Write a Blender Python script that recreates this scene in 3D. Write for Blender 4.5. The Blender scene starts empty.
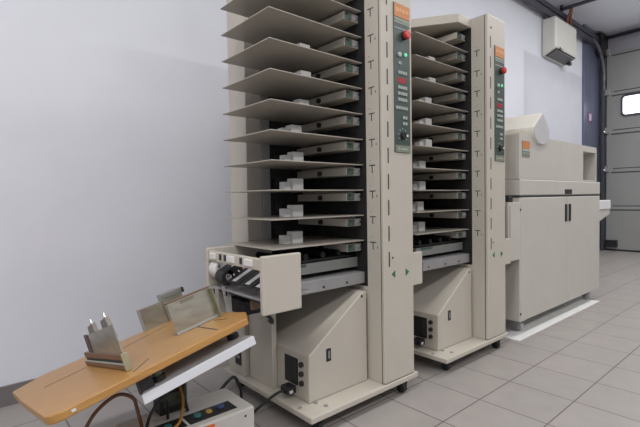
import bpy, bmesh, math, random
from mathutils import Vector, Matrix
random.seed(7)
S = bpy.context.scene
COL = S.collection

# ------------------------------------------------------------------ materials
def new_mat(name):
    m = bpy.data.materials.new(name); m.use_nodes = True
    nt = m.node_tree; nt.nodes.clear()
    out = nt.nodes.new('ShaderNodeOutputMaterial')
    b = nt.nodes.new('ShaderNodeBsdfPrincipled')
    nt.links.new(b.outputs[0], out.inputs[0])
    return m, nt, b

def paint(name, c, rough=.5, metal=0, var=.05, scale=6, bump=0, bscale=300, spec=.5, stretch=None):
    """painted / plastic / metal surface with a faint uneven tone and optional grain"""
    m, nt, b = new_mat(name)
    tc = nt.nodes.new('ShaderNodeTexCoord'); src = tc.outputs['Object']
    if stretch:
        mp = nt.nodes.new('ShaderNodeMapping'); mp.inputs['Scale'].default_value = stretch
        nt.links.new(src, mp.inputs[0]); src = mp.outputs[0]
    n = nt.nodes.new('ShaderNodeTexNoise'); n.inputs['Scale'].default_value = scale; n.inputs['Detail'].default_value = 5
    nt.links.new(src, n.inputs['Vector'])
    r = nt.nodes.new('ShaderNodeValToRGB')
    r.color_ramp.elements[0].position = .3; r.color_ramp.elements[1].position = .7
    r.color_ramp.elements[0].color = (*[max(0, x*(1-var)) for x in c], 1)
    r.color_ramp.elements[1].color = (*[min(1, x*(1+var)) for x in c], 1)
    nt.links.new(n.outputs['Fac'], r.inputs[0]); nt.links.new(r.outputs[0], b.inputs['Base Color'])
    b.inputs['Roughness'].default_value = rough; b.inputs['Metallic'].default_value = metal
    b.inputs['Specular IOR Level'].default_value = spec
    if bump:
        n2 = nt.nodes.new('ShaderNodeTexNoise'); n2.inputs['Scale'].default_value = bscale
        nt.links.new(tc.outputs['Object'], n2.inputs['Vector'])
        bp = nt.nodes.new('ShaderNodeBump'); bp.inputs['Strength'].default_value = bump; bp.inputs['Distance'].default_value = .002
        nt.links.new(n2.outputs['Fac'], bp.inputs['Height']); nt.links.new(bp.outputs[0], b.inputs['Normal'])
    return m

def emit(name, c, s):
    m, nt, b = new_mat(name)
    b.inputs['Base Color'].default_value = (*c, 1)
    b.inputs['Emission Color'].default_value = (*c, 1); b.inputs['Emission Strength'].default_value = s
    return m

BEIGE = paint('beige_enamel', (.51, .472, .405), .42, bump=.08, bscale=500, var=.025)
PALE = paint('pale_enamel', (.515, .49, .445), .42, bump=.08, bscale=500, var=.025)
FEEDM = paint('feeder_enamel_shaded', (.43, .395, .335), .45, var=.04)  # machine beige, darkened for the shade inside the bins
SHELF = paint('bin_sheet_steel', (.37, .34, .295), .42, var=.03)
WHITE = paint('white_plastic', (.72, .72, .71), .4, var=.03)
CREAM = paint('cream_plastic', (.74, .71, .63), .4, var=.03)
BLACK = paint('black_plastic', (.014, .014, .015), .5, var=.2)
BLACKM = paint('black_machinery', (.009, .0085, .0085), .6, var=.5, scale=18)
RUBBER = paint('black_rubber', (.02, .02, .021), .75, var=.2)
GREYM = paint('grey_steel', (.34, .335, .34), .42, metal=.4, var=.08, scale=12)
STEEL = paint('zinc_plate', (.40, .385, .32), .3, metal=.75, var=.16, scale=14, stretch=(1, 1, 3))
CHROME = paint('bright_steel', (.7, .7, .7), .2, metal=1, var=.03)
GREEN = paint('green_panel', (.055, .085, .072), .4, var=.08)
PCB = paint('green_circuit_board', (.06, .10, .08), .45, var=.6, scale=90)
ORANGE = paint('orange_print', (.56, .21, .06), .45, var=.06)
OLIVE = paint('olive_print', (.20, .23, .17), .45, var=.06)
GREYP = paint('grey_print', (.42, .45, .43), .5, var=.05)
RED = paint('red_button', (.50, .035, .025), .3, var=.04)
REDL = emit('red_display', (.30, .015, .025), .06)
GREENL = emit('green_lamp', (.12, .75, .35), .5)
DIAL = paint('dark_print', (.03, .035, .035), .5)
PANELTXT = paint('pale_print', (.36, .38, .355), .5)
COPPER = paint('copper_pipe', (.42, .16, .10), .4, metal=.6, var=.2)
HEATER = paint('heater_enamel', (.66, .66, .60), .4, var=.02)
DARKBLUE = paint('blue_grey_steel', (.15, .17, .25), .28, metal=.4, var=.12, scale=3, stretch=(3, 3, .4))
DARKTRACK = paint('dark_track_steel', (.085, .087, .105), .45, metal=.5, var=.15)
DOORP = paint('door_panel_grey', (.30, .30, .285), .5, var=.03, scale=3)
DOORL = paint('door_dark_line', (.06, .06, .065), .5)  # dark lines of the door ribs and panel joints
CEIL = paint('ceiling_paint', (.78, .79, .85), .8, var=.02, scale=2)
LINTEL = paint('lintel_paint', (.36, .35, .39), .7, var=.03)
BASEB = paint('baseboard_tile', (.17, .155, .15), .4, var=.06)
PAPER = paint('white_sheet', (.74, .74, .72), .45, var=.04)
TRAYM = paint('pale_grey_tray', (.62, .63, .66), .4, var=.03)
BROWNP = paint('brown_plate', (.16, .105, .06), .5, var=.1)
CABLEB = paint('brown_cable', (.13, .055, .025), .5, var=.1)
CABLEY = paint('amber_cable', (.32, .15, .02), .5, var=.1)
TEAL = paint('teal_knob', (.03, .16, .17), .4); YEL = paint('yellow_knob', (.42, .27, .05), .4); BLU = paint('blue_knob', (.03, .05, .16), .4)
ORNG = paint('orange_switch', (.72, .14, .03), .4)
GREENR = paint('green_rubber', (.13, .17, .11), .55, var=.15)
GUIDE = paint('pale_guide_plastic', (.60, .60, .575), .45, var=.04)
BRONZE = paint('bronzed_edge', (.20, .11, .06), .35, metal=.5, var=.15)
GLASSW = emit('daylight_pane', (.9, .95, 1.0), 3.2)
GREYCAST = paint('grey_cast_metal', (.42, .42, .41), .4, metal=.3, var=.1, scale=25)

def wood_mat():
    m, nt, b = new_mat('beech_board')
    tc = nt.nodes.new('ShaderNodeTexCoord')
    mp = nt.nodes.new('ShaderNodeMapping'); mp.inputs['Scale'].default_value = (3, 40, 40)
    mp.inputs['Rotation'].default_value = (0, math.radians(14), 0)
    nt.links.new(tc.outputs['Object'], mp.inputs[0])
    n = nt.nodes.new('ShaderNodeTexNoise'); n.inputs['Scale'].default_value = 2.2; n.inputs['Detail'].default_value = 6
    nt.links.new(mp.outputs[0], n.inputs['Vector'])
    r = nt.nodes.new('ShaderNodeValToRGB')
    r.color_ramp.elements[0].position = .25; r.color_ramp.elements[1].position = .8
    r.color_ramp.elements[0].color = (.37, .185, .048, 1); r.color_ramp.elements[1].color = (.46, .245, .072, 1)
    nt.links.new(n.outputs['Fac'], r.inputs[0]); nt.links.new(r.outputs[0], b.inputs['Base Color'])
    b.inputs['Roughness'].default_value = .32
    return m
WOOD = wood_mat()
WOODEDGE = paint('beech_edge', (.28, .12, .03), .4, var=.15, scale=20)

def floor_mat():
    m, nt, b = new_mat('floor_tiles')
    tc = nt.nodes.new('ShaderNodeTexCoord')
    mp = nt.nodes.new('ShaderNodeMapping'); mp.inputs['Location'].default_value = (-.8784, .3787, 0)
    nt.links.new(tc.outputs['Object'], mp.inputs[0])
    br = nt.nodes.new('ShaderNodeTexBrick'); br.offset = 0; br.squash = 1
    br.inputs['Scale'].default_value = 1; br.inputs['Mortar Size'].default_value = .0028; br.inputs['Mortar Smooth'].default_value = .2
    br.inputs['Brick Width'].default_value = .296; br.inputs['Row Height'].default_value = .300
    br.inputs['Color1'].default_value = (.335, .31, .29, 1); br.inputs['Color2'].default_value = (.35, .322, .302, 1)
    br.inputs['Mortar'].default_value = (.105, .085, .08, 1)
    nt.links.new(mp.outputs[0], br.inputs['Vector'])
    n = nt.nodes.new('ShaderNodeTexNoise'); n.inputs['Scale'].default_value = 9; n.inputs['Detail'].default_value = 8
    nt.links.new(tc.outputs['Object'], n.inputs['Vector'])
    mr = nt.nodes.new('ShaderNodeMapRange'); mr.inputs[1].default_value = .3; mr.inputs[2].default_value = .7
    mr.inputs[3].default_value = .95; mr.inputs[4].default_value = 1.04
    nt.links.new(n.outputs['Fac'], mr.inputs[0])
    mx = nt.nodes.new('ShaderNodeMix'); mx.data_type = 'RGBA'; mx.blend_type = 'MULTIPLY'; mx.inputs[0].default_value = 1
    nt.links.new(br.outputs['Color'], mx.inputs[6]); nt.links.new(mr.outputs[0], mx.inputs[7])
    nt.links.new(mx.outputs[2], b.inputs['Base Color'])
    bp = nt.nodes.new('ShaderNodeBump'); bp.inputs['Strength'].default_value = .3; bp.inputs['Distance'].default_value = .003; bp.invert = True
    nt.links.new(br.outputs['Fac'], bp.inputs['Height']); nt.links.new(bp.outputs[0], b.inputs['Normal'])
    b.inputs['Roughness'].default_value = .38
    return m

def wall_mat():
    """white-washed plaster with a greyer repainted patch under the heater"""
    m, nt, b = new_mat('wall_plaster')
    N = nt.nodes.new; L = nt.links.new
    tc = N('ShaderNodeTexCoord'); sx = N('ShaderNodeSeparateXYZ'); L(tc.outputs['Object'], sx.inputs[0])
    n = N('ShaderNodeTexNoise'); n.inputs['Scale'].default_value = 1.4; n.inputs['Detail'].default_value = 7
    L(tc.outputs['Object'], n.inputs['Vector'])
    wob = N('ShaderNodeMath'); wob.operation = 'MULTIPLY_ADD'; wob.inputs[1].default_value = .16; wob.inputs[2].default_value = -.08
    L(n.outputs['Fac'], wob.inputs[0])
    # right of x = 4.63
    a = N('ShaderNodeMapRange'); a.inputs[1].default_value = 4.60; a.inputs[2].default_value = 4.66
    ax = N('ShaderNodeMath'); ax.operation = 'MULTIPLY_ADD'; ax.inputs[1].default_value = .4; L(wob.outputs[0], ax.inputs[0]); L(sx.outputs[0], ax.inputs[2])
    L(ax.outputs[0], a.inputs[0])
    # below z = 2.78
    c = N('ShaderNodeMapRange'); c.inputs[1].default_value = 2.80; c.inputs[2].default_value = 2.75
    zz = N('ShaderNodeMath'); zz.operation = 'ADD'; L(sx.outputs[2], zz.inputs[0]); L(wob.outputs[0], zz.inputs[1]); L(zz.outputs[0], c.inputs[0])
    f = N('ShaderNodeMath'); f.operation = 'MULTIPLY'; L(a.outputs[0], f.inputs[0]); L(c.outputs[0], f.inputs[1])
    # darker fringe along the patch edge
    f1 = N('ShaderNodeMapRange'); f1.inputs[1].default_value = 4.63; f1.inputs[2].default_value = 4.80; f1.inputs[3].default_value = 1; f1.inputs[4].default_value = .62; L(ax.outputs[0], f1.inputs[0])
    f2 = N('ShaderNodeMapRange'); f2.inputs[1].default_value = 2.78; f2.inputs[2].default_value = 2.5; f2.inputs[3].default_value = 1.35; f2.inputs[4].default_value = .62; L(zz.outputs[0], f2.inputs[0])
    fm = N('ShaderNodeMath'); fm.operation = 'MAXIMUM'; L(f1.outputs[0], fm.inputs[0]); L(f2.outputs[0], fm.inputs[1])
    fo = N('ShaderNodeMath'); fo.operation = 'MULTIPLY'; L(f.outputs[0], fo.inputs[0]); L(fm.outputs[0], fo.inputs[1]); f = fo
    mx = N('ShaderNodeMix'); mx.data_type = 'RGBA'
    mx.inputs[6].default_value = (.70, .712, .765, 1); mx.inputs[7].default_value = (.565, .575, .63, 1)
    L(f.outputs[0], mx.inputs[0])
    n2 = N('ShaderNodeTexNoise'); n2.inputs['Scale'].default_value = 3; n2.inputs['Detail'].default_value = 8
    L(tc.outputs['Object'], n2.inputs['Vector'])
    mr = N('ShaderNodeMapRange'); mr.inputs[1].default_value = .3; mr.inputs[2].default_value = .7; mr.inputs[3].default_value = .97; mr.inputs[4].default_value = 1.02
    L(n2.outputs['Fac'], mr.inputs[0])
    m2 = N('ShaderNodeMix'); m2.data_type = 'RGBA'; m2.blend_type = 'MULTIPLY'; m2.inputs[0].default_value = 1
    L(mx.outputs[2], m2.inputs[6]); L(mr.outputs[0], m2.inputs[7]); L(m2.outputs[2], b.inputs['Base Color'])
    n3 = N('ShaderNodeTexNoise'); n3.inputs['Scale'].default_value = 90
    L(tc.outputs['Object'], n3.inputs['Vector'])
    bp = N('ShaderNodeBump'); bp.inputs['Strength'].default_value = .15; bp.inputs['Distance'].default_value = .002
    L(n3.outputs['Fac'], bp.inputs['Height']); L(bp.outputs[0], b.inputs['Normal'])
    b.inputs['Roughness'].default_value = .75
    return m
FLOOR, WALL = floor_mat(), wall_mat()

# ------------------------------------------------------------------ mesh builder
class MB:
    """collects shapes in world coordinates, links them as ONE mesh object"""
    def __init__(s, M=None): s.bm = bmesh.new(); s.M = M or Matrix()
    def _v(s, co): return s.bm.verts.new(s.M @ Vector(co))
    def box(s, x0, x1, y0, y1, z0, z1):
        v = [s._v((x, y, z)) for z in (z0, z1) for y in (y0, y1) for x in (x0, x1)]
        for f in ((0, 2, 3, 1), (4, 5, 7, 6), (0, 1, 5, 4), (2, 6, 7, 3), (0, 4, 6, 2), (1, 3, 7, 5)):
            s.bm.faces.new([v[i] for i in f])
        return s
    def prism(s, poly, ax, a, b):
        """poly: 2-D outline; ax = axis of extrusion ('x': (y,z), 'y': (x,z), 'z': (x,y))"""
        def co(p, h): return {'x': (h, p[0], p[1]), 'y': (p[0], h, p[1]), 'z': (p[0], p[1], h)}[ax]
        A = [s._v(co(p, a)) for p in poly]; B = [s._v(co(p, b)) for p in poly]
        n = len(poly)
        s.bm.faces.new(A); s.bm.faces.new(B[::-1])
        for i in range(n): s.bm.faces.new([A[i], B[i], B[(i+1) % n], A[(i+1) % n]])
        return s
    def cyl(s, p0, p1, r, r1=None, n=20):
        p0, p1 = Vector(p0), Vector(p1); d = (p1-p0).normalized(); r1 = r if r1 is None else r1
        q = d.to_track_quat('Z', 'Y'); A = []; B = []
        for i in range(n):
            a = 2*math.pi*i/n; o = q @ Vector((math.cos(a), math.sin(a), 0))
            A.append(s._v(p0+o*r)); B.append(s._v(p1+o*r1))
        s.bm.faces.new(A[::-1]); s.bm.faces.new(B)
        for i in range(n): s.bm.faces.new([A[i], A[(i+1) % n], B[(i+1) % n], B[i]])
        return s
    def tube(s, pts, r, n=10, sub=6):
        P = [Vector(p) for p in pts]; path = []
        for i in range(len(P)-1):
            p0 = P[max(i-1, 0)]; p1 = P[i]; p2 = P[i+1]; p3 = P[min(i+2, len(P)-1)]
            for k in range(sub):
                t = k/sub
                path.append(.5*((2*p1)+(p2-p0)*t+(2*p0-5*p1+4*p2-p3)*t*t+(3*p1-p0-3*p2+p3)*t**3))
        path.append(P[-1]); rings = []; up = Vector((0, 0, 1))
        for i, p in enumerate(path):
            d = (path[min(i+1, len(path)-1)]-path[max(i-1, 0)]).normalized()
            x = d.cross(up)
            if x.length < 1e-3: x = d.cross(Vector((0, 1, 0)))
            x.normalize(); y = d.cross(x)
            rings.append([s._v(p+x*(r*math.cos(2*math.pi*k/n))+y*(r*math.sin(2*math.pi*k/n))) for k in range(n)])
        for a, b in zip(rings, rings[1:]):
            for k in range(n): s.bm.faces.new([a[k], a[(k+1) % n], b[(k+1) % n], b[k]])
        s.bm.faces.new(rings[0][::-1]); s.bm.faces.new(rings[-1])
        return s
    def build(s, name, mat, parent=None, bevel=0, smooth=False, seg=2):
        root = parent
        while root is not None and root.parent is not None: root = root.parent
        if root is not None:
            inv = Matrix.Translation(-root.location)
            bmesh.ops.transform(s.bm, matrix=inv, verts=s.bm.verts)
        bmesh.ops.recalc_face_normals(s.bm, faces=s.bm.faces)
        me = bpy.data.meshes.new(name); s.bm.to_mesh(me); s.bm.free()
        me.materials.append(mat)
        if smooth:
            for p in me.polygons: p.use_smooth = len(p.vertices) == 4
        o = bpy.data.objects.new(name, me); COL.objects.link(o)
        if parent: o.parent = parent
        if bevel:
            b = o.modifiers.new('bevel', 'BEVEL'); b.width = bevel; b.segments = seg; b.limit_method = 'ANGLE'; b.angle_limit = math.radians(40)
        return o

def box(name, mat, parent, x0, x1, y0, y1, z0, z1, bevel=.002):
    return MB().box(x0, x1, y0, y1, z0, z1).build(name, mat, parent, bevel)
def empty(name, loc, label, cat, group=None):
    o = bpy.data.objects.new(name, None); COL.objects.link(o); o.location = loc; o.empty_display_size = .1
    return tag(o, label, cat, group)
def tag(o, label, cat, group=None):
    o['label'] = label; o['category'] = cat
    if group: o['group'] = group
    return o
def structure(o): o['kind'] = 'structure'; return o
def copy_tree(o, parent=None):
    c = o.copy(); COL.objects.link(c)
    if parent: c.parent = parent
    for ch in list(o.children): copy_tree(ch, c)
    return c

# ------------------------------------------------------------------ setting
YW, XD, ZC = 1.085, 7.45, 3.60
structure(box('floor', FLOOR, None, -4, 8, -6, YW+.2, -.1, 0, 0))
structure(box('ceiling', CEIL, None, -4, 8, -6, YW+.2, ZC, ZC+.1, 0))
structure(box('wall_left', WALL, None, -4, 8, YW, YW+.2, 0, ZC, 0))
structure(box('wall_rear', WALL, None, -4.2, -4, -6, YW+.2, 0, ZC, 0))
structure(box('wall_right', WALL, None, -4, 8, -6.2, -6, 0, ZC, 0))
wf = MB()
wf.box(XD+.06, XD+.3, .985, YW, 0, ZC); wf.box(XD+.06, XD+.3, -6, -2.7, 0, ZC)
structure(wf.build('wall_far', LINTEL, None))
structure(box('trim_1', LINTEL, None, XD+.06, XD+.3, -2.7, .985, 3.29, ZC, 0))
structure(box('baseboard_left', BASEB, None, -4, 6.6, YW-.012, YW, 0, .095, .002))
structure(box('trim_2', DARKBLUE, None, 6.67, 7.36, YW-.03, YW, 0, 3.598, .004))

# sectional door
dr = structure(bpy.data.objects.new('door_1', None)); COL.objects.link(dr); dr.location = (XD, -.85, 0)
zs = [0, .745, 1.366, 2.0, 2.632, 3.29]
for i in range(5):
    pn = MB().box(XD, XD+.05, -2.7, .965, zs[i]+.006, zs[i+1]-.006)
    pn = pn.build('door_panel', DOORP, dr, .006)
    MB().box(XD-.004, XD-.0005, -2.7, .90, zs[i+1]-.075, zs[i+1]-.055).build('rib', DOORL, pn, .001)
MB().box(XD-.001, XD+.04, -2.7, .965, 0, .03).build('bottom_seal', RUBBER, dr, .003)
jn = MB()
for z in zs[1:-1]: jn.box(XD+.004, XD+.04, -2.7, .965, z-.01, z+.01)
jn.build('joint', DOORL, dr)
MB().box(XD-.003, XD, .875, .965, .03, 3.28).build('edge_stile', DOORP, dr, .001)
for z in zs[1:]:
    h = MB().box(XD-.04, XD-.003, .92, .985, z-.05, z+.05).build('hinge', GREYM, dr, .004)
    MB().cyl((XD-.05, .97, z-.02), (XD-.05, 1.01, z-.02), .022).build('roller', CHROME, h, smooth=True)
for y1 in (.764, -.35):
    def rr(y0, y1_, z0, z1, r, n=5):
        pts = []
        for cy, cz, a0 in ((y1_-r, z1-r, 0), (y0+r, z1-r, 90), (y0+r, z0+r, 180), (y1_-r, z0+r, 270)):
            for k in range(n+1):
                a = math.radians(a0+90*k/n); pts.append((cy+r*math.cos(a), cz+r*math.sin(a)))
        return pts
    w = MB().prism(rr(y1-.64, y1, 2.20, 2.555, .06), 'x', XD-.012, XD+.003).build('door_window', DARKTRACK, dr, .003)
    MB().prism(rr(y1-.61, y1-.03, 2.235, 2.52, .045), 'x', XD-.015, XD-.005).build('pane', GLASSW, w)
MB().box(XD-.06, XD-.002, .795, .965, .065, .18).build('door_latch', BLACK, dr, .006)
# vertical track, curve and the horizontal rails along the wall
tr = MB()
tr.box(XD-.11, XD-.03, .985, 1.015, 0, 3.1)
tr.build('vertical_track', DARKTRACK, dr, .003)
MB().box(XD-.01, XD+.06, .985, 1.05, 0, 3.3).build('track_angle', DARKTRACK, dr, .003)
cv = [(XD-.07, .99, 2.6)]
for k in range(0, 10):
    a = math.radians(90*k/9); cv.append((XD-.07-.55*(1-math.cos(a)), .99, 2.83+.55*math.sin(a)))
MB().tube(cv, .028, sub=2).build('curved_track', paint('mid_track_steel', (.16, .16, .18), .4, metal=.5), dr, smooth=True)
MB().box(2.5, XD-.60, .985, 1.03, 3.32, 3.395).build('horizontal_track', DARKTRACK, dr, .004)
MB().box(2.5, XD-.1, 1.0, 1.05, 3.43, 3.50).build('upper_track', DARKTRACK, dr, .004)
MB().box(XD-.28, XD+.05, .965, 1.06, 3.22, 3.57).build('drum_bracket', BLACK, dr, .006)
MB().cyl((XD-.06, 1.02, 3.52), (XD-.06, -2.7, 3.52), .028).build('torsion_shaft', DARKTRACK, dr, smooth=True)
hg = MB(); hg.box(5.66, 5.71, .55, 1.04, 3.53, 3.565); hg.box(5.66, 5.69, 1.005, 1.04, 3.40, 3.60); hg.box(5.66, 5.69, .56, .60, 3.53, 3.60)
hg.build('track_hanger', DARKTRACK, dr, .002)

# ------------------------------------------------------------------ wall heater
ht = empty('wall_heater', (5.53, YW, 2.77), 'cream box-shaped wall heater with slanted dark grille, high up on wall', 'heater')
MB().prism([(YW, 2.795), (YW, 3.295), (.90, 3.295), (.90, 2.885)], 'x', 5.155, 5.90).build('casing', HEATER, ht, .03, seg=4)
MB().prism([(.912, 2.870), (1.045, 2.806), (1.045, 2.83), (.912, 2.89)], 'x', 5.20, 5.87).build('grille', BLACKM, ht, .003)
gs = MB()
for k in range(7):
    t = k/6; gs.box(5.22, 5.85, .920+.11*t, .928+.11*t, 2.858-.053*t, 2.868-.053*t)
gs.build('louvre', GREYM, ht)
box('outlet_nozzle', BLACK, ht, 5.80, 5.88, .96, 1.0, 2.79, 2.832)
MB().cyl((5.30, .8985, 2.89), (5.30, .902, 2.89), .022).build('logo', DIAL, ht)
box('logo_bar', PANELTXT, ht, 5.33, 5.40, .8985, .901, 2.875, 2.905, 0)
for dx, lx in ((5.70, .10), (5.80, .04)):
    MB().tube([(dx, .955, 3.285), (dx, .955, 3.40), (dx+lx, .955, 3.52), (dx+lx+.02, .955, ZC-.003)], .016).build('copper_pipe', COPPER, ht, smooth=True)
pb = MB(); pb.box(5.66, 5.84, .935, .975, 3.285, 3.31); pb.build('pipe_connector', HEATER, ht, .004)

# small red framed notice on the dark post
sg = empty('wall_sign', (6.92, YW-.03, 2.18), 'small plum-framed pale notice on dark blue-grey steel post', 'sign')
box('sign_plate', paint('plum_frame', (.20, .05, .13), .5), sg, 6.83, 7.02, YW-.036, YW-.0302, 2.10, 2.26)
box('sign_face', paint('sign_white', (.45, .45, .60), .5), sg, 6.88, 6.98, YW-.038, YW-.0355, 2.13, 2.235, 0)

# ------------------------------------------------------------------ collator tower
XR, W, YF, D = .5191, .2122, -.1207, .3799
ZB, ZT, Z0, PT = .0906, 1.9975, 1.808, .11784
BL, BN, BR, BF = .0777, -.1241, .7582, .5782
DX, DY = .914, -.009

def make_tower():
    t = empty('collator_tower', (.42, .22, 0), '', 'paper collator')
    bp = MB().box(BL, BR, BN, BF, ZB-.0247, ZB).build('base_plate', BEIGE, t, .004)
    for x, y in ((.098, -.025), (.176, -.034), (.190, -.082), (.108, .50), (BR-.05, BF-.06)):
        MB().cyl((x, y, ZB-.002), (x, y, ZB+.005), .0085, n=10).build('bolt', GREYM, bp)
    for x, y in ((BL+.075, BN+.055), (BR-.08, BN+.04), (BL+.06, BF-.07), (BR-.08, BF-.07)):
        c = MB().box(x-.022, x+.022, y-.02, y+.02, .045, ZB-.025)
        c.box(x-.022, x-.015, y-.016, y+.016, .018, .05); c.box(x+.015, x+.022, y-.016, y+.016, .018, .05)
        c = c.build('caster', BLACK, t, .002)
        MB().cyl((x-.013, y, .024), (x+.013, y, .024), .024).build('wheel', RUBBER, c, .003)
    # operator column
    MB().box(XR, XR+W, YF+.021, .52, ZB, ZT).build('column', BEIGE, t, .003)
    fc = MB().box(XR-.0015, XR+W+.0015, YF, YF+.019, ZB+.003, ZT+.0015).build('front_cover', BEIGE, t, .006, seg=3)
    MB().box(XR+.001, XR+W-.001, YF+.015, YF+.025, ZB+.004, ZT-.002).build('seam', DIAL, t)
    # bin marks on the inner edge of the column
    for i in range(10):
        mk = MB()
        z = Z0-i*PT-.008
        mk.box(XR-.0006, XR, -.074, -.036, z-.002, z+.0025)
        mk.box(XR-.0006, XR, -.057, -.052, z-.034, z)
        mk.box(XR-.0006, XR, -.045, -.041, z+.022, z+.026)
        if i % 2: mk.box(XR-.0006, XR, -.083, -.079, z-.028, z-.018)
        mk.build('bin_mark', DIAL, t)
    tl = MB()
    for i in range(10):
        z = Z0-i*PT-.008
        tl.box(XR-.0005, XR, -.091, -.022, z-.0610, z-.0600); tl.box(XR-.0005, XR, -.068, -.030, z+.009, z+.010)
    tl.build('bin_line', GREYP, t)
    for i in range(11):
        z1 = 1.7640-(i-1)*PT
        if z1 > ZT-.03: continue
        x = .5595-(1.75-z1)*.004
        MB().box(.5500, .5570, YF-.0012, YF+.001, z1-.075, z1-.006).build('index_slot', DIAL, t)
    tx = MB()
    for i in range(1, 11):
        z1 = 1.7640-(i-1)*PT
        for k in range(5): tx.box(.565, .569+.002*(k % 2), YF-.0006, YF, z1-.02-k*.009, z1-.017-k*.009)
    tx.build('index_print', GREYP, t)
    # control panel
    cp = MB().box(.598, .714, YF-.004, YF+.001, 1.152, 1.832).build('control_panel', GREEN, t, .0015)
    yp = YF-.004
    def pnl(name, mat, x0, x1, z0, z1, d=.0015, par=cp): return MB().box(x0, x1, yp-d, yp+.001, z0, z1).build(name, mat, par)
    pnl('orange_header', ORANGE, .603, .712, 1.770, 1.830, .001)
    hl = MB()
    for k, (a, b) in enumerate(((.612, .634), (.638, .650), (.654, .676), (.680, .703))): hl.box(a, b, yp-.0016, yp, 1.792+.003*(k % 2), 1.812)
    hl.build('header_print', paint('header_print', (.66, .34, .14), .5), cp)
    st = MB()
    for z in (1.765, 1.748, 1.722): st.box(.603, .712, yp-.001, yp, z-.004, z)
    st.build('stripe', GREYP, cp)
    pnl('olive_band', OLIVE, .603, .712, 1.750, 1.761, .0008)
    e = MB().cyl((.668, yp+.001, 1.692), (.668, yp-.010, 1.692), .020).build('stop_button_collar', BLACK, cp, .002, True)
    MB().cyl((.668, yp-.009, 1.692), (.668, yp-.030, 1.692), .019, .021).build('stop_button', RED, e, .006, True)
    MB().cyl((.634, yp+.001, 1.600), (.634, yp-.008, 1.600), .011).build('push_button', GREYP, cp, .002, True)
    MB().cyl((.679, yp+.001, 1.606), (.679, yp-.006, 1.606), .0085).build('start_lamp', GREENL, cp, .002, True)
    for (x0, x1, z, n) in ((.628, .650, 1.563, 2), (.625, .690, 1.520, 5), (.622, .690, 1.452, 4), (.622, .690, 1.424, 4), (.622, .690, 1.396, 4), (.606, .694, 1.358, 6), (.655, .690, 1.315, 2), (.655, .690, 1.288, 2)):
        wd = (x1-x0)/n
        for k in range(n):
            pnl('key', PANELTXT, x0+k*wd+.0018, x0+(k+1)*wd-.0018, z-.007, z+.007, .003)
    pnl('red_display', REDL, .622, .682, 1.472, 1.497, .001)
    kn = MB().cyl((.655, yp+.001, 1.230), (.655, yp-.015, 1.230), .017).build('dial', BLACK, cp, .002, True)
    MB().box(.665, .675, yp-.018, yp-.006, 1.225, 1.235).build('dial_pointer', WHITE, kn)
    tk = MB()
    for k in range(7):
        a = math.radians(-30+40*k); x, z = .655+.030*math.cos(a), 1.232+.030*math.sin(a); tk.box(x-.003, x+.003, yp-.0006, yp, z-.0025, z+.0025)
    tk.build('dial_scale', GREYP, cp)
    pnl('foot_band', OLIVE, .603, .712, 1.154, 1.186, .0008)
    lg = MB(); lg.box(.622, .634, yp-.0014, yp, 1.164, 1.177); lg.box(.640, .690, yp-.0014, yp, 1.165, 1.173)
    lg.build('maker_print', PANELTXT, cp)
    # small marks near the foot of the front cover
    MB().cyl((.578, YF-.0012, .668), (.578, YF+.001, .668), .005, n=12).build('screw_hole', BLACK, t)
    for x, z, s in ((.583, .592, 1), (.682, .590, -1)):
        MB().prism([(x-.015*s, z), (x+.011*s, z+.017), (x+.011*s, z-.017)], 'y', YF-.0012, YF+.0005).build('arrow_sticker', paint('green_sticker', (.02, .14, .09), .5), t)
    MB().cyl((.560, YF-.0012, 1.925), (.560, YF+.001, 1.925), .007, n=12).build('key_lock', BLACK, t)
    # right-hand transfer cover
    MB().box(XR+W-.02, .806, YF+.001, YF+.017, .517, .677).build('transfer_cover', BEIGE, t, .004)
    MB().box(XR+W, .798, YF+.03, .30, .54, .64).build('transfer_bed', GREYM, t, .003)
    # back housing with its vacuum front
    MB().box(.130, XR+.01, .397, .556, .68, ZT-.05).build('back_housing', BEIGE, t, .003)
    MB().box(.212, .258, .386, .398, .60, ZT-.05).build('guide_rail', GREYM, t, .002)
    vp = MB().box(.262, XR, .388, .3975, .60, ZT-.05).build('vacuum_panel', BLACKM, t, .002)
    for i in range(11):
        z = Z0-i*PT+.045
        MB().box(.275, .315, .372, .389, z-.022, z+.022).build('sensor', BLACK, vp, .002)
        MB().box(.36, .47, .378, .389, z-.012, z+.006).build('vacuum_slot', BLACK, vp, .002)
    MB().box(.285, .325, .40, .44, ZB, .76).build('rear_post', BEIGE, t, .003)
    MB().box(XR-.001, XR+.001, -.019, .398, .53, ZT-.052).build('inner_panel', BLACKM, t, .001)
    # bins and feeders
    for i in range(10):
        z = Z0-i*PT
        MB().box(0, XR-.0015, 0, D, z-.0045, z).build('bin_shelf', SHELF, t, .0012)
    for i in range(11):
        z = Z0+PT-i*PT-.0155
        f = MB().box(.426, XR-.002, .020, .385, z-.036, z)
        f.box(.46, XR-.006, .05, .385, z, z+.010)
        f = f.build('feeder', FEEDM, t, .002)
        fb = MB().box(.429, .470, .0165, .0205, z-.034, z-.002).build('feeder_board', PCB, f)
        MB().box(.436, .447, .013, .017, z-.014, z-.006).build('feeder_chip', BLACK, fb)
        MB().box(.474, .510, .0165, .0205, z-.030, z-.004).build('feeder_bracket', GREYM, f, .001)
        MB().cyl((.500, .021, z-.016), (.500, .006, z-.016), .006, n=12).build('feeder_pin', CHROME, f)
        MB().cyl((.427, .10, z-.018), (.4285, .10, z-.018), .004, n=10).build('feeder_screw', DIAL, f)
        MB().cyl((.415, .20, z-.020), (XR-.01, .20, z-.020), .012).build('feed_roller', RUBBER, f, smooth=True)
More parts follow.
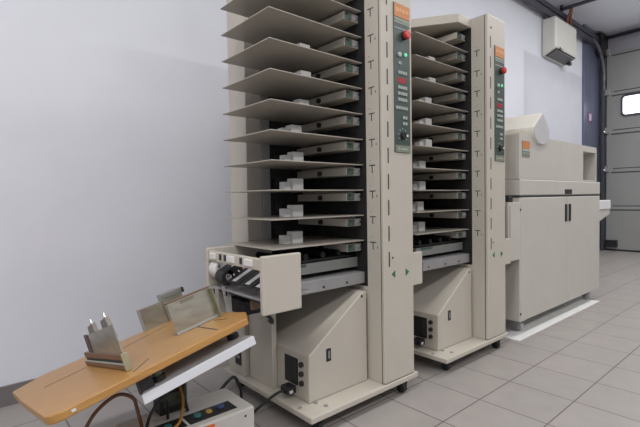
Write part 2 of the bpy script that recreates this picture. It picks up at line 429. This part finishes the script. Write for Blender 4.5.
    # top cap with a slanted front corner
    MB().prism([(.388, -.014), (XR, -.014), (XR, .556), (.130, .556), (.130, .38)], 'z', ZT-.05, ZT).build('top_cap', BEIGE, t, .003)
    # conveyor under the bins
    MB().box(.05, XR-.001, .0, .012, .545, .597).build('conveyor_beam', GREYM, t, .002)
    MB().box(.05, XR-.001, .012, .34, .585, .597).build('conveyor_bed', GREYM, t, .002)
    u = MB().box(.05, XR-.001, .045, .057, .618, .664).build('upper_beam', paint('beam_grey_green', (.24, .25, .235), .45, metal=.3, var=.1), t, .002)
    MB().box(.09, .20, .0438, .0455, .650, .663).build('green_strip', PCB, u)
    for x in (.10, .26, .40): MB().cyl((x, -.0012, .562), (x, .001, .562), .006, n=10).build('beam_hole', BLACK, t)
    bt = MB()
    for y in (.09, .16, .23, .30): bt.box(.05, XR-.01, y, y+.03, .598, .602)
    bt.build('transport_belt', RUBBER, t, .001)
    cl = MB()
    cl.box(.06, XR-.01, .06, .34, .668, .676)
    for x in (.12, .22, .32, .42):
        cl.cyl((x, .07, .69), (x, .34, .69), .014)
    cl.build('hold_down_roller_bed', BLACKM, t)
    # pump housing
    ph = MB().prism([(.150, ZB), (.150, .290), (.478, .512), (.503, .512), (.503, ZB)], 'y', -.024, .40).build('pump_housing', BEIGE, t, .006, seg=3)
    MB().box(.246, .274, -.0252, -.023, .243, .299).build('vent_window', BLACK, ph, .001)
    MB().box(.258, .266, -.0258, -.025, .255, .288).build('vent_tab', GREYM, ph)
    MB().cyl((.470, -.0255, .492), (.470, -.023, .492), .006, n=10).build('housing_screw', BLACK, ph)
    pp = MB().box(.1482, .151, .05, .145, .145, .262).build('power_inlet', BLACK, ph, .001)
    MB().box(.1472, .1492, .06, .075, .16, .25).build('inlet_rim', DIAL, pp)
    for z in (.165, .205, .245):
        MB().cyl((.151, .022, z), (.138, .022, z), .0115, n=14).build('fuse_holder', paint('fuse_brown', (.03, .02, .018), .5), ph, .001, True)
    return t

T1 = make_tower()
T2 = copy_tree(T1); T2.location = (T1.location.x+DX, T1.location.y+DY, 0)
T1['label'] = 'tall beige ten-bin collator tower nearest the camera, with roller delivery head on its left'
T2['label'] = 'tall beige ten-bin collator tower in the middle, between nearest tower and two-door cabinet machine'
T1['group'] = T2['group'] = 'collator towers'

# delivery head and stand on the near tower
hd = MB().box(-.134, .041, BN, BN+.020, .531, .743).build('delivery_near_cover', BEIGE, T1, .005, seg=3)
MB().box(-.134, .20, .296, .316, .45, .743).build('delivery_far_cover', BEIGE, T1, .004)
sb = MB().box(-.130, -.108, -.104, .296, .690, .732).build('sensor_bar', BEIGE, T1, .003)
for y0, y1, m in ((-.055, .0, WHITE), (.075, .13, WHITE), (.225, .272, WHITE)):
    MB().box(-.137, -.126, y0, y1, .700, .726).build('sensor_block', m, sb, .003)
for y0 in (.020, .142, .180):
    MB().box(-.134, -.128, y0, y0+.014, .702, .726).build('sensor_socket', BLACK, sb, .001)
MB().box(-.10, .041, -.100, .292, .560, .572).build('delivery_bed', BLACKM, T1, .002)
for y0 in (-.09, .0, .09):
    pass
for y0, y1 in ((-.098, -.052), (-.042, .042), (.055, .140)):
    b_ = MB().prism([(-.128, .618), (.0, .680), (.0, .686), (-.128, .624)], 'y', y0, y1).build('delivery_chute', BLACKM, T1, .001)
    ym = {-.098: -.085, -.042: -.012, .055: .085}[y0]
    MB().prism([(-.122, .6272), (-.035, .6693), (-.035, .6705), (-.122, .6284)], 'y', ym, ym+.026).build('paper_strip', paint('strip_grey', (.45, .45, .46), .4), b_)
bu = MB().prism([(-.100, .603), (-.010, .643), (-.026, .704), (-.116, .661)], 'y', .165, .225)
bu.cyl((-.108, .165, .632), (-.108, .225, .632), .031, n=20); bu.cyl((-.018, .165, .674), (-.018, .225, .674), .031, n=20)
bu = bu.build('belt_unit', BLACK, T1, .003)
for x, z, r in ((-.108, .632, .014), (-.085, .640, .005), (-.062, .652, .005), (-.04, .662, .005), (-.018, .674, .010)):
    MB().cyl((x, .166, z), (x, .160, z), r, n=16).build('belt_pulley', CHROME, bu, .001, True)
MB().prism([(-.095, .672), (-.040, .698), (-.040, .704), (-.095, .678)], 'y', .160, .165).build('belt_guard', TRAYM, bu, .001)
mo = MB().cyl((-.092, .232, .655), (-.092, .29, .655), .044, n=28).build('delivery_motor', paint('motor_casing', (.74, .73, .70), .35, metal=.1), T1, .008, True)
for dx, dz in ((.03, .02), (-.03, .02), (.02, -.03), (-.02, -.03)):
    MB().cyl((-.092+dx*.8, .233, .655+dz*.8), (-.092+dx*.8, .228, .655+dz*.8), .007, n=12).build('motor_screw', CHROME, mo)
for x, y0 in ((-.160, .19), (-.112, .175)):
    br = MB().prism([(x-.022, .600), (x+.020, .590), (x+.024, .47), (x+.002, .47)], 'y', y0, y0+.006).build('swing_arm', GREYCAST, T1, .002)
    MB().box(x-.006, x+.002, y0-.001, y0+.007, .555, .590).build('arm_slot', BLACK, br)
MB().box(-.09, .04, .02, .035, .52, .575).build('bottom_plate', BROWNP, T1, .002)
MB().box(-.12, .12, -.095, .29, .575, .585).build('cross_tray', GREYM, T1, .002)
MB().box(-.06, .03, .13, .26, .47, .53).build('drive_box', BLACKM, T1, .005)
MB().tube([(-.05, .20, .53), (-.03, .13, .515), (-.01, .08, .49), (.03, .07, .455), (.07, .12, .42), (.115, .21, .40)], .007).build('drive_cable', BLACK, T1, smooth=True)
# stand panels under the head
MB().box(.122, .149, .203, .395, ZB, .60).build('stand_panel', BEIGE, T1, .003)
sp = MB().box(.100, .40, .402, .560, ZB, .60).build('stand_box', BEIGE, T1, .003)
MB().box(.0985, .1005, .435, .492, .135, .205).build('stand_socket', BLACK, sp, .001)
MB().box(.097, .099, .448, .478, .168, .182).build('socket_switch', GREYM, sp)
MB().box(.06, .122, .22, .26, .44, .575).build('stand_bracket', BEIGE, T1, .003)

# ------------------------------------------------------------------ paper guides on the bins
ORD = ['top', 'second', 'third', 'fourth', 'fifth', 'sixth', 'seventh', 'eighth', 'ninth', 'bottom']
gx1 = {2: .300, 3: .303, 4: .296, 5: .250, 6: .258, 7: .254, 8: .250, 9: .246}
gx2 = {1: .300, 2: .303, 3: .262, 4: .262, 5: .262, 6: .250, 7: .248, 8: .228, 9: .240}
guide0 = None
def guide(T, i, where, x, y):
    if T is T1 and i < 4: x, y = x-.018, y-.03
    if T is T2 and i < 6: x, y = x-.02, y-.05
    global guide0
    z = Z0-i*PT
    if guide0 is None:
        g = empty('paper_guide', (.25, .145, z), '', 'paper guide')
        MB().box(.228, .286, .120, .165, z, z+.053).build('block', GUIDE, g, .002)
        MB().box(.190, .2285, .135, .172, z, z+.038).build('step', GUIDE, g, .002)
        guide0 = g
    else: g = copy_tree(guide0)
    g.location = (T.location.x-.42+x, T.location.y-.22+y, z)
    pos = {'top': 'topmost bin'}.get(ORD[i], ORD[i]+(' bin' if i == 9 else ' bin from the top'))
    g['label'] = 'pale stepped paper guide block on %s of the %s' % (pos, where)
    g['group'] = 'paper guides on the bins of the ' + where
for i in gx1: guide(T1, i, 'nearest tower', gx1[i]-.036, .145)
for i in gx2: guide(T2, i, 'middle tower', gx2[i]-.036, .145)

# ------------------------------------------------------------------ power cord of the near tower
pc = empty('power_cord', (.07, .09, ZB), 'black power cord with moulded plug in the nearest tower pump housing', 'cable')
pg = MB().box(.100, .147, .060, .115, .112, .145).build('plug', BLACK, pc, .006)
MB().box(.110, .128, .0585, .0605, .118, .130).build('plug_label', WHITE, pg)
MB().tube([(.102, .088, .128), (.070, .095, .122), (.02, .11, .096), (-.03, .14, .05), (-.07, .18, .012), (-.11, .27, .0075), (-.13, .42, .0075)], .006).build('cord', RUBBER, pc, smooth=True)
p2 = copy_tree(pc); p2.location = (pc.location.x+DX, pc.location.y+DY, pc.location.z)
p2['label'] = 'black power cord plugged into the middle tower pump housing'
pc['group'] = p2['group'] = 'power cords'

# ------------------------------------------------------------------ two-door cabinet machine
ML, MR, MF, MK = 1.911, 3.488, -.10, .56
m3 = empty('booklet_maker', (2.7, .22, 0), 'wide beige two-door cabinet machine with rolled cream hood on top, standing by the far door', 'booklet machine')
MB().box(ML+.004, MR-.004, MF+.022, MK, .10, .938).build('cabinet', PALE, m3, .004)
MB().box(ML+.001, ML+.022, MF+.004, MK-.01, .098, .930).build('side_panel', PALE, m3, .003)
mid = 2.722
for x0, x1, hx in ((ML+.016, mid-.003, mid-.026), (mid+.003, MR-.002, mid+.048)):
    d = MB().box(x0, x1, MF, MF+.020, .097, .930).build('door', PALE, m3, .006, seg=3)
    MB().box(hx-.019, hx+.019, MF-.007, MF+.002, .736, .872).build('door_handle', BLACK, d, .003)
for z in (.15, .85): MB().box(ML+.005, ML+.016, MF-.002, MF+.018, z-.007, z+.007).build('door_hinge', BLACK, m3, .002)
MB().box(ML, MR, MF+.006, MK, .930, .944).build('seam_gap', DIAL, m3)
sf = MB().box(ML, MR, MF-.002, MK, .944, 1.052).build('skirt_housing', PALE, m3, .008, seg=3)
MB().box(2.668, 2.812, MF-.0045, MF-.001, .950, .987).build('name_plate', BLACK, sf, .001)
# upper housing with an open feed window on the right
UX = 3.41; UZ = 1.352
up = MB()
up.box(ML+.003, 3.085, MF+.03, MK-.06, 1.052, UZ)
up.box(3.085, UX, MF+.03, MK-.06, 1.305, UZ); up.box(3.392, UX, MF+.03, MK-.06, 1.052, 1.305)
up.box(3.085, 3.392, .20, MK-.06, 1.052, 1.305); up.box(3.085, 3.392, MF+.03, .20, 1.052, 1.064)
up = up.build('upper_housing', PALE, m3)
fu = MB()
fu.box(ML-.002, 3.085, MF+.005, MF+.031, 1.054, UZ+.002); fu.box(3.085, UX+.002, MF+.005, MF+.031, 1.305, UZ+.002); fu.box(3.392, UX+.002, MF+.005, MF+.031, 1.054, 1.305); fu.box(3.085, 3.392, MF+.005, MF+.031, 1.054, 1.066)
fu.build('upper_front', PALE, m3)
MB().prism([(3.12, 1.30), (3.39, 1.07), (3.39, 1.305)], 'y', .0, .012).build('slanted_baffle', paint('brown_baffle', (.27, .235, .20), .5), up)
MB().box(3.09, 3.39, .192, .199, 1.066, 1.30).build('dark_liner', paint('brown_liner', (.11, .09, .075), .5), up)
MB().prism([(3.09, 1.066), (3.36, 1.066), (3.10, 1.13)], 'y', .02, .19).build('blue_glint_wedge', paint('blue_glint_tint', (.42, .50, .68), .15, var=.1), up)  # pale blue wedge stands in for the blue reflections in the feed window
lb = MB().box(1.950, 2.062, MF+.002, MF+.006, 1.203, 1.309).build('label_plate', OLIVE, m3)
MB().box(1.953, 2.059, MF+.0005, MF+.003, 1.258, 1.307).build('label_orange', ORANGE, lb)
MB().box(1.953, 2.059, MF+.0005, MF+.003, 1.242, 1.256).build('label_grey', GREYP, lb)
MB().box(1.958, 2.054, MF+.0005, MF+.003, 1.226, 1.230).build('label_line', GREYP, lb)
# tear-drop hood rolled over the left half
td = [(2.245, 1.528)]
cx_, cz_, rr_ = 2.228, 1.390, .092
for k in range(0, 17):
    a = math.radians(14-k*(208/16)); td.append((cx_+rr_*1.45*math.cos(a), cz_+rr_*math.sin(a)))
hd3 = MB().prism(td, 'y', MF-.006, MK-.08).build('rolled_hood', CREAM, m3, .003)
MB().prism([(cx_+(x-cx_)*.97, cz_+(z-cz_)*.97) for x, z in td], 'y', MF-.012, MF-.004).build('hood_end_cap', paint('pale_grey_cap', (.50, .49, .50), .5), hd3, .003)
# infeed bridge towards the tower
MB().box(1.742, ML-.003, MF-.002, MF+.018, .520, .903).build('infeed_cover', PALE, m3, .004)
MB().box(1.745, 1.80, MF-.004, MF+.02, .903, .938).build('infeed_block', BLACK, m3, .003)
MB().box(1.752, 1.772, MF-.0035, MF, .62, .88).build('infeed_groove', SHELF, m3, .001)
MB().box(1.735, ML, MF+.03, .40, .56, .88).build('infeed_bed', PALE, m3, .004)
# output tray
MB().box(MR-.03, 3.95, -.058, .30, .800, .886).build('output_tray', WHITE, m3, .006)
MB().prism([(MR-.03, .66), (3.70, .70), (3.95, .752), (3.95, .80), (MR-.03, .80)], 'y', -.05, .30).build('tray_bracket', PALE, m3, .003)
for x, y in ((ML+.12, MF+.07), (MR-.12, MF+.07), (ML+.12, MK-.08), (MR-.12, MK-.08)):
    c = MB().box(x-.045, x+.045, y-.035, y+.035, .072, .10)
    c.box(x-.034, x-.024, y-.02, y+.02, .02, .075); c.box(x+.024, x+.034, y-.02, y+.02, .02, .075)
    c = c.build('caster', GREYM, m3, .003)
    MB().cyl((x-.020, y, .0375), (x+.020, y, .0375), .034).build('wheel', GREYCAST, c, .005, True)
# protective sheet under the machine
pl_ = MB().box(1.818, 3.37, -.138, .62, .0005, .0035).build('floor_sheet', PAPER, None)
tag(pl_, 'thin white protective sheet on floor under the two-door cabinet machine', 'floor sheet')

# ------------------------------------------------------------------ jogger with tilted wooden table
ta, tb = math.radians(13.2), math.radians(-12)
U = Vector((math.cos(ta), 0, math.sin(ta))); Wn = Vector((-math.sin(ta), 0, math.cos(ta)))
V = math.cos(tb)*Vector((0, 1, 0))+math.sin(tb)*Wn; N = U.cross(V)
A = Vector((-.2533, -.2, .5654))
BM = Matrix(((U.x, V.x, N.x, A.x), (U.y, V.y, N.y, A.y), (U.z, V.z, N.z, A.z), (0, 0, 0, 1)))   # board frame (u along, v across, n up)

jg = empty('jogger', (-.35, .05, 0), 'paper jogger with tilted beech table above a white control box, front left', 'paper jogger')
def arc(cx, cy, r, a0, a1, n=6):
    return [(cx+r*math.cos(math.radians(a0+(a1-a0)*k/n)), cy+r*math.sin(math.radians(a0+(a1-a0)*k/n))) for k in range(n+1)]
outl = [(-.0, -.012), (.052, .088), (.058, .672)]+arc(-.50, .63, .05, 90, 150)+[(-.609, .60)]+[(-.597, .35)]+arc(-.532, .006, .040, 185, 262)
bd = MB(BM).prism(outl, 'z', -.022, 0).build('table_board', WOOD, jg, .003)
ed = MB(BM)
def slot(u0, v0, u1, v1, w):
    d = Vector((u1-u0, v1-v0)); d.normalize(); n = Vector((-d.y, d.x))*w
    return [(u0+n.x, v0+n.y), (u1+n.x, v1+n.y), (u1-n.x, v1-n.y), (u0-n.x, v0-n.y)]
for s_ in ((-.531, .400, -.405, .420, .0022), (-.33, .455, -.075, .552, .0022), (-.355, .010, -.290, .085, .0020), (-.106, .226, -.03, .228, .002), (-.075, .219, -.088, .030, .003), (-.02, .20, -.006, .12, .0022)):
    MB(BM).prism(slot(*s_), 'z', -.002, .0005).build('slot', DIAL, bd)
MB(BM).box(-.518, -.508, -.0352, -.033, -.014, -.007).build('edge_chip', GUIDE, bd)
# tray under the board
trm = MB(BM); trm.box(-.357, .008, -.002, .004, -.092, -.064); trm.prism([(-.357, .0), (.008, .0), (.008, .30), (-.20, .30)], 'z', -.069, -.064)
trm.build('tray', TRAYM, jg, .0015)
for uu, vv in ((-.29, .05), (-.02, .09), (-.20, .24), (-.02, .26)):
    mt = MB(BM).cyl((uu, vv, -.064), (uu, vv, -.048), .020).build('rubber_mount', RUBBER, jg, .003, True)
    MB(BM).cyl((uu, vv, -.048), (uu, vv, -.022), .015).build('mount_collar', GREENR, mt, .003, True)
# control box
cb = MB().box(-.57, -.146, -.073, .14, .022, .200).build('control_box', paint('off_white_box', (.56, .54, .50), .45, var=.03), jg, .008, seg=3)
for x in (-.52, -.19):
    for y in (-.04, .10): MB().cyl((x, y, 0), (x, y, .023), .016).build('foot', RUBBER, jg, .002)
p1_ = MB().box(-.376, -.200, -.044, .026, .199, .2015).build('switch_panel', BLACK, cb, .001)
p2_ = MB().box(-.552, -.386, -.044, .026, .199, .2015).build('switch_panel', BLACK, cb, .001)
for (x, y, m, r, p) in ((-.335, -.005, TEAL, .014, p1_), (-.292, -.006, YEL, .012, p1_), (-.245, .0, BLU, .016, p1_), (-.44, -.01, TEAL, .013, p2_), (-.50, -.01, BLU, .013, p2_)):
    MB().cyl((x, y, .2005), (x, y, .208), r, r*.9, n=16).build('knob', m, p, .001, True)
MB().box(-.345, -.305, -.077, -.072, .17, .192).build('orange_switch', ORNG, cb, .002)
MB().cyl((-.185, -.0745, .175), (-.185, -.072, .175), .004, n=10).build('screw', BLACK, cb)
# vibrator block joining box and tray
vb = MB().box(-.43, -.335, .08, .15, .195, .300).build('vibrator', BLACKM, jg, .004)
MB().box(-.42, -.35, .077, .081, .225, .27).build('vibrator_coil', paint('dark_olive', (.04, .045, .03), .5, var=.6, scale=60), vb, .002)
MB().box(-.338, -.330, .085, .145, .20, .305).build('vibrator_bracket', GREENR, vb, .001)
MB().cyl((-.38, .115, .295), (-.38, .115, .38), .014).build('vibrator_rod', GREYM, vb, smooth=True)
kb = MB(BM).box(-.350, -.312, .02, .06, -.078, -.022).build('mount_clamp', BLACK, jg, .004)
MB().tube([(-.568, .03, .10), (-.64, .02, .15), (-.688, .0, .24), (-.657, 0, .313), (-.592, 0, .352), (-.545, 0, .330), (-.532, .0, .29), (-.51, .02, .203)], .0055).build('brown_hose', CABLEB, jg, smooth=True)
MB().tube([(-.50, .02, .203), (-.49, .0, .26), (-.46, .0, .29), (-.43, .02, .275), (-.42, .04, .205)], .005).build('loop_cable', BLACK, jg, smooth=True)
MB().tube([(-.36, .075, .285), (-.37, .03, .26), (-.385, .0, .235), (-.41, -.03, .213), (-.46, -.06, .208)], .005).build('amber_cable', CABLEY, jg, smooth=True)
MB().tube([(-.35, .075, .28), (-.355, .05, .25), (-.345, .05, .203)], .006).build('black_cable', BLACK, jg, smooth=True)
sc_ = MB().tube([(-.17, .142, .19), (-.12, .17, .205), (-.06, .22, .19), (-.02, .24, .12), (-.01, .26, .05), (.03, .34, .0085), (.02, .5, .0085)], .0065).build('supply_cable', RUBBER, None, smooth=True)
tag(sc_, 'black cable looping from white control box to floor beneath nearest tower', 'cable')

# ------------------------------------------------------------------ metal paper stops standing on the table
def pt(u, v, n): return BM @ Vector((u, v, n))
E0 = .0012
s1 = empty('paper_stop', pt(-.06, .235, E0), 'plain zinc paper stop plate with bronze top edge, nearest collator on the wooden table', 'paper stop')
MB(BM).box(-.145, .016, .232, .2345, E0, .112).build('plate', STEEL, s1)
MB(BM).box(-.145, .016, .2345, .275, E0, E0+.003).build('foot_flange', STEEL, s1)
MB(BM).box(-.147, .018, .2305, .262, .112, .116).build('top_lip', BRONZE, s1, .001)
MB(BM).box(.012, .016, .205, .232, E0, .108).build('side_flange', paint('olive_zinc', (.30, .30, .19), .4, metal=.5), s1)
MB(BM).box(-.145, .016, .226, .232, E0, E0+.007).build('white_edge', PANELTXT, s1)
MB(BM).box(-.10, -.05, .2305, .2325, .096, .108).build('notch', paint('dull_zinc', (.26, .235, .18), .4, metal=.6), s1)
s2 = empty('paper_stop', pt(-.06, .63, E0), 'boxy zinc paper stop with shiny top at back edge of the wooden table', 'paper stop')
k2 = MB(BM); k2.box(-.132, -.032, .640, .643, E0, .090); k2.box(-.132, -.129, .643, .69, E0, .090); k2.box(-.035, -.032, .625, .69, E0, .098); k2.build('plate', STEEL, s2)
MB(BM).box(-.134, -.030, .638, .692, .090, .094).build('shiny_top', CHROME, s2, .002)
MB(BM).box(-.032, .055, .632, .636, E0, .112).build('slide_plate', STEEL, s2)
MB(BM).box(-.034, .058, .630, .69, .098, .120).build('dark_clamp', paint('dark_clamp', (.30, .31, .29), .35, metal=.6), s2, .003)
MB(BM).box(.056, .070, .632, .665, .095, .118).build('clamp_screw', BLACK, s2, .003)
s3 = empty('paper_stop', pt(-.37, .25, E0), 'upright zinc paper stop with two spring clips, on low left end of wooden table', 'paper stop')
ang = math.atan2(.038, .402)
# frame of the left stop: x along the stop away from the camera, y towards the collator, z up from the board
BS = BM @ Matrix.Translation((-.36, .053, 0)) @ Matrix.Rotation(ang, 4, 'Z') @ Matrix(((0, 1, 0, 0), (1, 0, 0, 0), (0, 0, 1, 0), (0, 0, 0, 1)))
MB(BS).box(0, .405, 0, .013, E0, .018).build('base_bar', BRONZE, s3, .003)
MB(BS).box(.01, .38, -.002, .001, .018, .022).build('bar_edge', GREYP, s3)
MB(BS).box(.01, .38, .003, .011, .018, .030).build('spacer', BLACK, s3)
MB(BS).box(0, .385, .001, .013, .030, .048).build('clamp_bar', BRONZE, s3, .003)
pl3 = MB(BS).prism([(.008, .048), (.285, .048), (.285, .108), (.016, .136)], 'y', .006, .009).build('plate', STEEL, s3)
MB(BS).box(.285, .330, .004, .012, .048, .108).build('dark_flange', paint('dark_zinc', (.09, .055, .04), .4, metal=.4), s3, .002)
for a_, h in ((.245, .115), (.095, .130)):
    cl_ = MB(BS).prism([(a_-.038, .09), (a_+.038, .09), (a_+.030, h+.018), (a_-.020, h+.028)], 'y', .010, .024).build('spring_clip', paint('clip_steel', (.16, .14, .12), .3, metal=.6), s3, .002)
    MB(BS).cyl((a_, .017, h+.016), (a_, .017, h+.040), .007, .003, n=10).build('clip_tip', CHROME, cl_)
MB(BS).box(-.006, -.001, -.004, .014, E0, .052).build('end_plate', paint('pale_olive_plate', (.36, .34, .22), .4, metal=.4), s3, .001)
for s_ in (s1, s2, s3): s_['group'] = 'metal paper stops on the jogger table'

# ------------------------------------------------------------------ light
def area(name, loc, sx, sy, power, col=(1, 1, 1), rot=(0, 0, 0)):
    l = bpy.data.lights.new(name, 'AREA'); l.shape = 'RECTANGLE'; l.size = sx; l.size_y = sy; l.energy = power; l.color = col
    o = bpy.data.objects.new(name, l); COL.objects.link(o); o.location = loc; o.rotation_euler = rot
    return o
area('ceiling_lamp', (-1.9, -1.0, ZC-.03), 3.0, .35, 95, (1, .99, .98))
area('ceiling_lamp', (4.6, -.8, ZC-.03), 5.5, .35, 105, (1, .99, .98))
area('ceiling_lamp', (1.0, -3.4, ZC-.03), 9.0, .35, 185, (1, .99, .98))
area('ceiling_fill', (4.8, -1.0, 3.1), 5.0, .3, 22, (.95, .97, 1), (math.pi, 0, 0))  # unseen fill light, added to brighten the ceiling
w = bpy.data.worlds.new('World'); S.world = w; w.use_nodes = True
w.node_tree.nodes['Background'].inputs[0].default_value = (.55, .62, .75, 1); w.node_tree.nodes['Background'].inputs[1].default_value = .3

# ------------------------------------------------------------------ camera
cam = bpy.data.cameras.new('camera'); co = bpy.data.objects.new('camera', cam); COL.objects.link(co)
rt, upv, fw = Vector((0.75563673, -0.65477968, -0.01663459)), Vector((0.03441134, 0.01432457, 0.99930509)), Vector((0.65408638, 0.75568405, -0.03335601))
R = Matrix((rt, upv, -fw)).transposed().to_4x4()
co.matrix_world = Matrix.Translation((-0.97202051, -1.40659197, 0.943)) @ R
cam.sensor_width = 36; cam.lens = 434.5794/640*36; cam.clip_start = .05
S.camera = co
vs = S.view_settings
vs.view_transform = 'Standard'; vs.look = 'None'; vs.gamma = 1; vs.exposure = -.3; vs.use_curve_mapping = False
